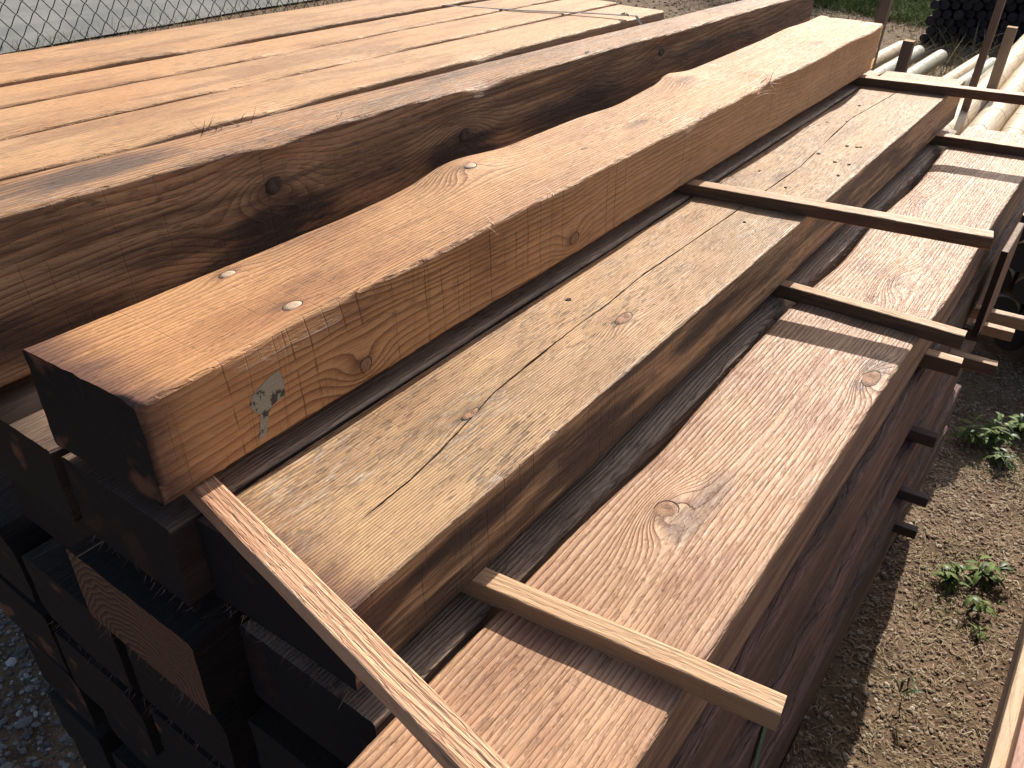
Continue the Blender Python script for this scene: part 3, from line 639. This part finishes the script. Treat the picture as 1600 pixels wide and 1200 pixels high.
# ------------------------------------------------------------------ chain-link fence, upper left
m_wire = plain('wire_dark', (.035, .04, .04), .5, .2, 60, 0, .5); m_post = plain('fence_post', (.28, .28, .27), .5, .15, 20)
fence = empty('chain_link_fence', W(-5.7, 1.0, -4.5)); tag(fence, 'dark wire chain-link fence behind the packed squared timbers', 'fence')
FX = -5.7; cw = .119*U; ch = .134*U; fy0, fy1 = .5*U, 9.5*U; fz0, fz1 = .03, 2.1
nY = int((fy1-fy0)/(cw/2)); nZ = int((fz1-fz0)/(ch/2))
fdx = -.16   # the fence drifts away from the pile with distance
def wire_path(i):
    """zig-zag vertical wire as woven chain-link: swings between node columns i and i+1"""
    pts = []
    for k in range(nZ):
        s = (k+i) % 2; y = fy0+(i+s)*cw/2; z = fz0+k*ch/2
        z0 = z-ch*.055; z1 = z+ch*.055; so = .0022*(1 if (s == 0) else -1)
        yo = (.004 if s == 0 else -.004)
        pts += [(so, y+yo, z0), (-so, y+yo*.1, z), (so, y+yo, z1)]
    return pts
VW, FW = [], []
m_sides = 5; rad = .0016
for i in range(nY):
    pts = wire_path(i); n = len(pts); base = len(VW)
    for k, (dx, y, z) in enumerate(pts):
        a = Vector(pts[max(0, k-1)]); c_ = Vector(pts[min(n-1, k+1)]); d = (c_-a).normalized()
        s = d.cross(Vector((1, 0, 0))).normalized(); u = d.cross(s)
        p = Vector((FX*U+dx+(y-1)*fdx*0.5, y, z))
        p.x += .004*math.sin(y*6+z*3)
        for j in range(m_sides):
            an = 2*math.pi*j/m_sides; VW.append(p+(s*math.cos(an)+u*math.sin(an))*rad)
    for k in range(n-1):
        for j in range(m_sides):
            FW.append((base+k*m_sides+j, base+k*m_sides+(j+1) % m_sides, base+(k+1)*m_sides+(j+1) % m_sides, base+(k+1)*m_sides+j))
for v in VW: v -= fence.location
ow = link('wire_mesh', mesh('wire_mesh', VW, FW, smooth=True), [m_wire], fence); ow['kind'] = 'stuff'
def tube(name, a, b_, r, mat, parent=None, n=12, r2=None):
    a, b_ = Vector(a), Vector(b_); d = (b_-a).normalized(); s = d.orthogonal().normalized(); u = d.cross(s); V, F = [], []
    for p, rr in ((a, r), (b_, r2 or r)):
        for j in range(n): an = 2*math.pi*j/n; V.append(p+(s*math.cos(an)+u*math.sin(an))*rr)
    for j in range(n): F.append((j, (j+1) % n, n+(j+1) % n, n+j))
    F += [tuple(range(n-1, -1, -1)), tuple(range(n, 2*n))]
    return link(name, mesh(name, V, F), [mat], parent)
fo = fence.location
for y in (.15, 3.6):
    xx = FX*U+(y-1)*fdx*.5-.03
    tube('post', Vector((xx, y, 0))-fo, Vector((xx, y, 2.2))-fo, .022, m_post, fence)
tube('top_rail', Vector((FX*U+(.15-1)*fdx*.5-.03, .15, 2.13))-fo, Vector((FX*U+(3.9-1)*fdx*.5-.03, 3.9, 2.13))-fo, .016, m_post, fence)

# ------------------------------------------------------------------ peeled poles on the right
def pole_mat(name, c1, c2, c3):
    b = NB(name); o = b.obj(); P = b.sep(o); off = b.mul(b.rnd(), 31.0)
    ang = b.n('ARCTAN2', P[0], P[2]); q = b.comb(b.add(P[0], off), b.add(P[1], off), P[2])
    s1_ = b.noise(b.scale(q, (14, 4, 14)), 1.0, 4, .6, 1.0); s2_ = b.noise(b.scale(q, (120, 9, 120)), 1.0, 3, .6)
    # whorls: dark curved scars every half metre or so
    yy = b.add(b.mul(P[1], 3.1), b.add(b.mul(b.noise(b.scale(q, (9, 1, 9)), 1.0, 1), 1.0), off)); fr = b.n('FRACT', yy)
    wh = b.ramp(b.n('ABSOLUTE', b.sub(fr, .5)), 0.0, .03, 1, 0)
    col = b.mix(b.ramp(s1_, .35, .7), c1, c2); col = b.mix(b.ramp(s2_, .45, .75, 0, .4), col, c3)
    col = b.mix(b.mul(wh, .6), col, c3); b.bump(b.add(s2_, b.mul(wh, 1.5)), .003); return b.out(col, .6, .3)
m_pole = pole_mat('pole_peeled', (.53, .42, .28), (.42, .31, .18), (.22, .13, .07)); m_polee = endgrain('pole_end', (.05, .042, .036), (.03, .025, .02), spacing=.006, pith=(0, 0), cont=.6, pamt=.2)
m_pgrey = pole_mat('pole_greyish', (.34, .33, .25), (.25, .25, .19), (.12, .11, .08))
def pole_mesh(name, r, L, n=18, ns=36, seed=0.0, taper=.9):
    V, F, MI, SM = [], [], [], []
    for j in range(ns):
        y = L*j/(ns-1); rr = r*(1-(1-taper)*j/(ns-1)); whorl = 1+.035*max(0, math.sin(y*9+seed))**8
        for i in range(n):
            a = 2*math.pi*i/n; q = rr*whorl*(1+.03*noise.noise((math.cos(a)*1.5+seed, y*3, math.sin(a)*1.5)))
            V.append((q*math.cos(a)+.006*math.sin(y*1.3+seed), y, q*math.sin(a)+.005*math.sin(y*.9+seed*2)))
    for j in range(ns-1):
        for i in range(n): F.append((j*n+i, (j+1)*n+i, (j+1)*n+(i+1) % n, j*n+(i+1) % n)); MI.append(0); SM.append(True)
    for j, fl in ((0, 0), (ns-1, 1)):
        b0 = len(V); 
        for i in range(n): V.append(V[j*n+i])
        V.append((sum(V[j*n+i][0] for i in range(n))/n, V[j*n][1], sum(V[j*n+i][2] for i in range(n))/n))
        for i in range(n): F.append((b0+i, b0+(i+1) % n, b0+n) if not fl else (b0+(i+1) % n, b0+i, b0+n)); MI.append(1); SM.append(False)
    return mesh(name, V, F, MI, SM)
pp = [pole_mesh('peeled_pole', .0735, 6.0, seed=i*5.0) for i in range(3)]
for p in pp: p.materials.append(m_pole); p.materials.append(m_polee)
sp = .300
top_lab = ['outermost left peeled pole on top of the pole pile', 'second peeled pole from the left on top of the pole pile', 'third peeled pole from the left on top of the pole pile']
rown = ['top', 'second', 'third', 'fourth', 'fifth', 'sixth', 'seventh', 'lowest']
k = 0
for r in range(7):
    n_in = 3+(r+1)//2+(1 if r > 3 else 0)
    for j in range(n_in):
        c = j-(1 if r % 2 else 0)*.5
        if r > 0 and j < n_in-3: continue                 # nothing shows of these behind the timbers
        X = -1.43+c*sp; Z = -2.50-r*.283
        if Z < -4.36: continue
        o = bpy.data.objects.new('peeled_pole', pp[k % 3]); COL.objects.link(o); k += 1
        o.location = W(X+random.uniform(-.01, .01), 8.75+random.uniform(-.1, .1), Z)
        o.rotation_euler = (0, random.uniform(0, 6), math.radians(.9)+random.uniform(-.003, .003))
        lb = top_lab[j] if r == 0 else 'peeled pole, %s row of the pole pile, %s from the right, end in shade' % (rown[r], ['first', 'second', 'third', 'fourth'][n_in-1-j])
        tag(o, lb, 'pole', 'peeled poles in the right pile')
# loose greyish poles lying beyond the far end of the pile
pl = [pole_mesh('loose_pole', .072, 3.9, seed=9+i*3.0, taper=.8) for i in range(3)]
for i, p in enumerate(pl): p.materials.append([m_pgrey, m_pgrey, m_pole][i]); p.materials.append(m_polee)
LP = [(-3.53, 8.9, -3.22, 1.0, 1, 'pale loose pole showing just beyond the far end of the loose orange timber'),
      (-3.16, 8.7, -3.20, 1.5, 0, 'thick grey-green loose pole right of the short stake'),
      (-2.76, 9.0, -3.22, 3.0, 2, 'pale loose pole running towards the tall stake'),
      (-2.44, 8.8, -3.22, 2.0, 1, 'loose pole at the foot of the tall stake'),
      (-2.12, 8.9, -3.22, 1.0, 0, 'greenish loose pole beside the pole pile'),
      (-3.88, 9.1, -3.22, 1.0, 2, 'half-hidden loose pole left of the short stake')]
for (X, Y, Z, a, i, lb) in LP:
    o = bpy.data.objects.new('loose_pole', pl[i]); COL.objects.link(o); o.location = W(X, Y, Z)
    o.rotation_euler = (0, random.uniform(0, 6), math.radians(-a)); tag(o, lb, 'pole', 'loose poles beyond the timbers')
# support cradle under the loose poles is one low timber trestle
for i, (x0_, y0_, lb) in enumerate([(-4.1, 10.0, 'near cross block under the loose poles'), (-4.1, 15.0, 'far cross block under the loose poles')]):
    box = box_obj('cross_block', x0_, -1.95, y0_, y0_+.3, -4.5, -3.36, [m_stake, END_S], ns=8); tag(box, lb, 'bearer')
# stakes
upright('stake', -1.80, 8.05, .085, .085, -4.5, -1.47, [m_stake, END_S], 'short brown stake with a cut top, nearest beyond the loose timber', 'stake', 'stakes around the pole pile', lean=(math.radians(1.5), 0))
upright('stake', -1.45, 9.8, .068, .075, -4.5, -.55, [m_stake, END_S], 'tall brown stake at the pole pile that runs out of the top of the frame', 'stake', 'stakes around the pole pile', lean=(math.radians(1.5), 0))
upright('stake', -1.40, 11.0, .10, .10, -4.5, -1.74, [m_stakel, END_S], 'light-edged stake with a sunlit top, half behind the outermost peeled pole', 'stake', 'stakes around the pole pile', lean=(math.radians(1.0), 0))
upright('stake', -3.05, 12.0, .13, .12, -4.5, -1.3, [m_stake, END_S], 'dark stake standing behind the far end of the loose orange timber', 'stake', 'stakes around the pole pile', lean=(math.radians(2), 0))
upright('stake', -2.35, 7.2, .035, .05, -4.5, -.9, [m_stakel, END_S], 'thin pale stake touching the far end of the dark-sided block', 'stake', 'stakes around the pole pile')
V, F = [], []
b_wt = plain('wire_grey', (.35, .36, .36), .4, .1, 50, 0, .5)
def curve_tube(name, pts, r, mat, n=5):
    V, F = [], []; P_ = [Vector(p) for p in pts]
    for k, p in enumerate(P_):
        d = (P_[min(k+1, len(P_)-1)]-P_[max(k-1, 0)]).normalized(); s = d.orthogonal().normalized(); u = d.cross(s)
        for j in range(n): an = 2*math.pi*j/n; V.append(p+(s*math.cos(an)+u*math.sin(an))*r)
    for k in range(len(P_)-1):
        for j in range(n): F.append((k*n+j, k*n+(j+1) % n, (k+1)*n+(j+1) % n, (k+1)*n+j))
    return link(name, mesh(name, V, F, smooth=True), [mat])
tag(curve_tube('tie_wire', [W(-2.2+.09*i, 9.2+.05*i, -2.45+.20*math.sin(i*.42)) for i in range(9)], .004, b_wt), 'loose grey tie wire strung from the tall stake over the loose poles', 'wire')

# ------------------------------------------------------------------ stack of black poles, top right
m_blk = pole_mat('pole_black', (.012, .010, .010), (.016, .013, .012), (.006, .005, .005)); m_blke = endgrain('pole_black_end', (.055, .048, .050), (.02, .017, .018), spacing=.009, pith=(0, 0), cont=.5, pamt=.3, patch=(.10, .07, .05))
bp = [pole_mesh('black_pole', .052+.004*i, 3.0, n=12, ns=6, seed=i*3.3) for i in range(3)]
for p in bp: p.materials.append(m_blk); p.materials.append(m_blke)
k = 0
for r in range(9):
    for c in range(22):
        X = -4.95+.225*c+(.112 if r % 2 else 0)+random.uniform(-.02, .02)+.02*r; Z = -4.38+r*.198+random.uniform(-.015, .015)
        o = bpy.data.objects.new('black_pole', bp[k % 3]); COL.objects.link(o); k += 1
        o.location = W(X, 24.6+.11*c+random.uniform(-.12, .12), Z); o.rotation_euler = (0, random.uniform(0, 6), -.08)
        tag(o, 'round end of a black treated pole in the dark stack at the top right', 'pole', 'black poles in the stack at the top right')

# ------------------------------------------------------------------ stones, litter, straw
def stones(name, n, area, smin, smax, mat, label, seed, dens=None, flat=.6):
    rnd = random.Random(seed); V, F = [], []
    ico = bmesh.new(); bmesh.ops.create_icosphere(ico, subdivisions=1, radius=1); iv = [v.co.copy() for v in ico.verts]; fi = [[v.index for v in f.verts] for f in ico.faces]; ico.free()
    for _ in range(n):
        x = rnd.uniform(area[0], area[1]); y = rnd.uniform(area[2], area[3])
        if dens and not dens(x, y, rnd): continue
        s = smin+(smax-smin)*rnd.random()**2.5; a = rnd.uniform(0, 6.3); ca, sa = math.cos(a), math.sin(a)
        ax, ay, az_ = s*rnd.uniform(.7, 1.3), s*rnd.uniform(.6, 1.0), s*flat*rnd.uniform(.6, 1.2); k0 = len(V); ps = rnd.random()*99; hz = gh(x*U, y*U)
        for v in iv:
            q = 1+.22*noise.noise((v.x*1.7+ps, v.y*1.7, v.z*1.7)); X_, Y_, Z_ = v.x*ax*q, v.y*ay*q, v.z*az_*q
            V.append((x*U+X_*ca-Y_*sa, y*U+X_*sa+Y_*ca, Z_+az_*.30+hz))
        F += [tuple(k0+i for i in f) for f in fi]
    o = link(name, mesh(name, V, F), [mat]); return tag(o, label, kind='stuff')
def stone_mat(name, cols):
    b = NB(name); r = b.geo('Random Per Island'); k = b.t.nodes.new('ShaderNodeValToRGB'); k.color_ramp.interpolation = 'LINEAR'
    el = k.color_ramp.elements
    while len(el) < len(cols): el.new(.5)
    for i, c in enumerate(cols): el[i].position = i/(len(cols)-1); el[i].color = tuple(c)+(1,)
    b.L.new(r, k.inputs[0]); f = b.noise(b.obj(), 300, 3, .6)
    col = b.mix(b.ramp(f, .4, .7, 0, .4), k.outputs[0], (.06, .05, .04)); b.bump(f, .001); return b.out(col, .85, .25)
m_st = stone_mat('stones_brown', [(.17, .105, .065), (.31, .22, .145), (.25, .165, .10), (.42, .33, .235), (.20, .13, .085), (.34, .25, .17), (.52, .44, .34)])
m_stg = stone_mat('stones_grey', [(.10, .10, .10), (.22, .21, .20), (.14, .13, .13), (.34, .32, .29), (.09, .09, .09), (.20, .19, .17), (.6, .58, .54)])
def dn(x, y, r): return r.random() < .35+.9*abs(noise.noise((x*1.2, y*1.2, 7)))
stones('gravel', 36000, (-.6, 1.1, 2.2, 9.0), .0026, .0085, m_st, 'brown pebbles scattered over the dirt right of the pile', 3, dn)
stones('gravel', 1500, (-.45, .6, 2.2, 8.0), .007, .013, m_st, 'bigger pebbles in the strip right of the pile', 8, None)
stones('gravel', 9000, (-5.6, -2.75, -.2, 2.6), .003, .013, m_stg, 'grey crushed stone at the lower left of the pile', 5, None)
stones('gravel', 260, (-5.4, -2.85, 0, 2.2), .014, .030, m_stg, 'large grey stones at the lower left of the pile', 6, None, .55)
stones('gravel', 5000, (-14, -1.5, 14, 32), .008, .03, m_st, 'scattered stones on the far dirt', 12, None)
m_straw = stone_mat('straw', [(.42, .33, .20), (.30, .21, .12), (.50, .42, .28), (.22, .14, .08), (.36, .27, .15)])
m_grassd = stone_mat('grass_dry', [(.38, .31, .15), (.28, .22, .09), (.20, .19, .06), (.46, .38, .22)])
m_grassg = stone_mat('grass_green', [(.085, .14, .025), (.13, .19, .035), (.20, .25, .06), (.06, .10, .02)])
def blades(name, n, area, ln, wd, mat, label, seed, tilt=0.0, dens=None, z0=.004, curl=.3):
    rnd = random.Random(seed); V, F = [], []
    for _ in range(n):
        x = rnd.uniform(area[0], area[1]); y = rnd.uniform(area[2], area[3])
        if dens and not dens(x, y, rnd): continue
        a = rnd.uniform(0, 6.3); e = (rnd.gauss(0, .10)+.05) if tilt == 0 else rnd.uniform(tilt*.5, 1.5)
        l = ln*rnd.uniform(.4, 1.5); d = Vector((math.cos(a)*math.cos(e), math.sin(a)*math.cos(e), abs(math.sin(e)))); s = Vector((-math.sin(a), math.cos(a), 0))*wd*rnd.uniform(.6, 1.3)
        g0 = gh(x*U, y*U); p = Vector((x*U, y*U, g0+z0 if tilt == 0 else g0)); bend = Vector((rnd.gauss(0, curl), rnd.gauss(0, curl), -.25*tilt)); k0 = len(V); m = 4
        for i in range(m):
            t = i/(m-1); q = p+d*l*t+bend*l*t*t; q.z = max(q.z, g0+.002); f = (1-t)**.6+.08
            V += [q-s*f, q+s*f]
        for i in range(m-1): F.append((k0+2*i, k0+2*i+1, k0+2*i+3, k0+2*i+2))
    o = link(name, mesh(name, V, F), [mat]); return tag(o, label, kind='stuff')
blades('straw_litter', 12000, (-.45, 1.2, 2.2, 9.0), .028, .0014, m_straw, 'dry straw and stalk litter on the dirt beside the pile', 2, 0, lambda x, y, r: r.random() < .3+1.2*abs(noise.noise((x*2, y*2, 1))), .007)
blades('straw_litter', 260, (-5.4, -2.9, .1, 2.2), .03, .0006, m_straw, 'few dry stalks on the grey crushed stone', 4, 0, None, .01)
blades('dry_grass', 26000, (-23, -2.0, 9, 36), .16, .0035, m_grassd, 'dry yellow grass at the back of the yard', 11, .8, lambda x, y, r: (x < -17.5 and x > -21.6 and y < 26) or (x > -18 and y > 17 and noise.noise((x*.35, y*.35, 5)) > .02) or (r.random() < .05 and x > -15 and y > 16))
blades('straw_litter', 14000, (-12, -1.0, 13, 30), .10, .0022, m_straw, 'trodden straw over the far dirt', 21, 0, None, .02)
blades('green_grass', 90000, (-13, -4.5, 25.5, 40), .14, .005, m_grassg, 'green grass patch lit by the sun at the back of the yard', 13, .9, lambda x, y, r: noise.noise((x*.5, y*.5, 2)) > -.2 and (y > 27.2-.35*(x+7)))

blades('dead_stems', 260, (-4.9, -2.2, 20.5, 24.0), .45, .0035, m_grassd, 'dead weed stems in front of the black pole stack', 31, .7)
blades('green_grass', 420, (-.35, .55, 6.7, 8.1), .05, .0016, m_grassg, 'fine green grass blades in the weedy patch at the right', 41, .8)
blades('green_grass', 320, (-.1, .42, 4.9, 5.8), .035, .0014, m_grassg, 'fine grass blades among the leafy weeds', 42, .8)
blades('dry_stems', 60, (-.2, .5, 2.8, 6.5), .05, .0009, m_straw, 'upright dry stalks in the dirt strip', 43, .6)
# ------------------------------------------------------------------ weeds beside the pile
m_leaf = NB('leaf_green'); _o = m_leaf.obj(); _f = m_leaf.noise(_o, 60, 3, .6)
_c = m_leaf.mix(m_leaf.ramp(_f, .3, .7), (.07, .12, .022), (.16, .205, .05)); m_leaf.put(m_leaf.b.inputs['Subsurface Weight'], 0.0)
m_leaf = m_leaf.out(_c, .7, .2)
m_leafd = plain('leaf_dark', (.045, .075, .02), .5, .3, 50); m_stem = plain('stem_pale', (.30, .28, .13), .6, .2, 50)
def leaf_geo(V, F, base, d, l, wd, rnd, fold=.25, droop=.5, n=7):
    d = d.normalized(); s = d.cross(Vector((0, 0, 1)));
    if s.length < .05: s = Vector((1, 0, 0))
    s.normalize(); k0 = len(V)
    for i in range(n):
        t = i/(n-1); q = base+d*l*t+Vector((0, 0, -1))*droop*l*t*t; wv = wd*math.sin(math.pi*min(1, t*.93+.05))**.8*(1+.12*math.sin(t*17))
        u = Vector((0, 0, 1))*wv*fold
        V += [q-s*wv+u, q, q+s*wv+u]
    for i in range(n-1): a = k0+3*i; F += [(a, a+1, a+4, a+3), (a+1, a+2, a+5, a+4)]
def weed(name, X, Y, label, nl, ln, wd, up, seed, mats, hgt=.06, group='weeds in the dirt'):
    rnd = random.Random(seed); r = empty(name, W(X, Y, -4.5)); tag(r, label, 'weed', group)
    VS, FS = [], []
    for s in range(max(1, nl//4)):
        top = Vector((rnd.gauss(0, .35), rnd.gauss(0, .35), 1)).normalized()*hgt*rnd.uniform(.6, 1.2); k0 = len(VS)
        for i in range(5):
            p = top*(i/4)+Vector((.004*math.sin(i+s), 0, 0)); rr = .0016*(1-i*.15)
            for j in range(5): VS.append(p+Vector((math.cos(j*1.257)*rr, math.sin(j*1.257)*rr, 0)))
        for i in range(4):
            for j in range(5): FS.append((k0+i*5+j, k0+i*5+(j+1) % 5, k0+i*5+5+(j+1) % 5, k0+i*5+5+j))
        for q in range(4):
            V, F = [], []; t = rnd.uniform(.15, 1.0); a = rnd.uniform(0, 6.3)
            leaf_geo(V, F, top*t, Vector((math.cos(a), math.sin(a), up+rnd.gauss(0, .25))), ln*rnd.uniform(.6, 1.25), wd*rnd.uniform(.7, 1.2), rnd)
            link('leaf', mesh('leaf', V, F, smooth=True), [mats[rnd.random() < .3]], r)
    link('stem', mesh('stem', VS, FS), [m_stem], r)
    return r
mm = [m_leaf, m_leafd]
weed('weed', .08, 5.32, 'leafy green weed below the lowest black stick stub', 45, 0.061, 0.0068, .5, 1, mm, 0.072)
weed('weed', .25, 5.50, 'broad-leaved green weed right of the one below the lowest stub', 34, 0.068, 0.0098, .3, 2, mm, 0.087)
weed('weed', .30, 5.15, 'small bright seedling between the leafy weeds and the pale board', 17, 0.043, 0.0075, .2, 3, mm, 0.058)
weed('weed', .07, 4.10, 'slender upright weed with two narrow leaves at the shadow edge', 11, 0.076, 0.0044, 1.6, 4, [m_leafd, m_leafd], 0.120)
weed('weed', -.18, 7.2, 'grassy weed hugging the pile near the far stub', 57, 0.082, 0.0067, .7, 5, mm, 0.096)
weed('weed', -.02, 7.35, 'bushy green weed in the middle of the far clump', 68, 0.068, 0.0100, .5, 6, mm, 0.112)
weed('weed', .16, 7.6, 'green weed at the right end of the far clump by the frame edge', 57, 0.068, 0.0092, .5, 7, mm, 0.096)
weed('weed', .10, 7.05, 'low green weed in front of the far clump', 45, 0.061, 0.0075, .4, 8, mm, 0.064)
weed('weed', .36, 7.5, 'low weed at the right frame edge beside the far clump', 39, 0.068, 0.0083, .5, 9, mm, 0.080)
weed('weed', .35, 4.95, 'tiny weed near the pale board', 17, 0.031, 0.0044, .4, 10, mm, 0.036)
weed('weed', .10, 3.35, 'dark sprig in the shade at the bottom of the dirt strip', 28, 0.031, 0.0037, .6, 12, [m_leafd, m_leafd], 0.036)

# ------------------------------------------------------------------ shrubs at the back
m_shl = stone_mat('shrub_leaf', [(.025, .045, .015), (.05, .08, .02), (.035, .06, .02), (.08, .11, .03)]); m_bark = plain('bark', (.12, .09, .06), .9, .3, 40)
def shrub(X, Y, h, rr, label, seed, n=3200):
    rnd = random.Random(seed); r = empty('shrub', W(X, Y, -4.5)); tag(r, label, 'shrub', 'shrubs at the back of the yard')
    V, F = [], []
    cl = [(Vector((rnd.gauss(0, rr*.45), rnd.gauss(0, rr*.4), rnd.uniform(.15, 1)*h)), rnd.uniform(.25, .5)*rr) for _ in range(16)]
    for _ in range(n):
        c, cr_ = rnd.choice(cl); v = Vector((rnd.gauss(0, 1), rnd.gauss(0, 1), rnd.gauss(0, 1))).normalized()*cr_*rnd.random()**.4
        p = c+v; p.z = max(.03, p.z); a = Vector((rnd.gauss(0, 1), rnd.gauss(0, 1), rnd.gauss(0, .7))).normalized()*.035; s = a.orthogonal().normalized()*.014; k0 = len(V)
        V += [p-a, p+s, p+a, p-s]; F.append((k0, k0+1, k0+2, k0+3))
    link('foliage', mesh('foliage', V, F), [m_shl], r)
    V, F = [], []
    for s in range(9):
        a = rnd.uniform(0, 6.3); top = Vector((math.cos(a)*rr*.6, math.sin(a)*rr*.6, h*.9)); k0 = len(V)
        for i in range(5):
            p = top*(i/4); p.x += .03*math.sin(i*2+s); q = .014*(1-i*.18)
            for j in range(5): V.append(p+Vector((math.cos(j*1.257)*q, math.sin(j*1.257)*q, 0)))
        for i in range(4):
            for j in range(5): F.append((k0+i*5+j, k0+i*5+(j+1) % 5, k0+i*5+5+(j+1) % 5, k0+i*5+5+j))
    link('stems', mesh('stems', V, F), [m_bark], r)
shrub(-9.9, 30.6, 1.6, .9, 'dark shrub at the top edge left of the dark stake', 1)
shrub(-8.3, 31.6, 1.5, .8, 'dark shrub at the top edge behind the dark stake', 2)
shrub(-11.4, 29.9, 1.5, .8, 'dark shrub at the top edge beside the thin pale stake', 3)
shrub(-6.6, 35.5, 1.3, .9, 'brighter shrub at the top edge left of the black pole stack', 4)
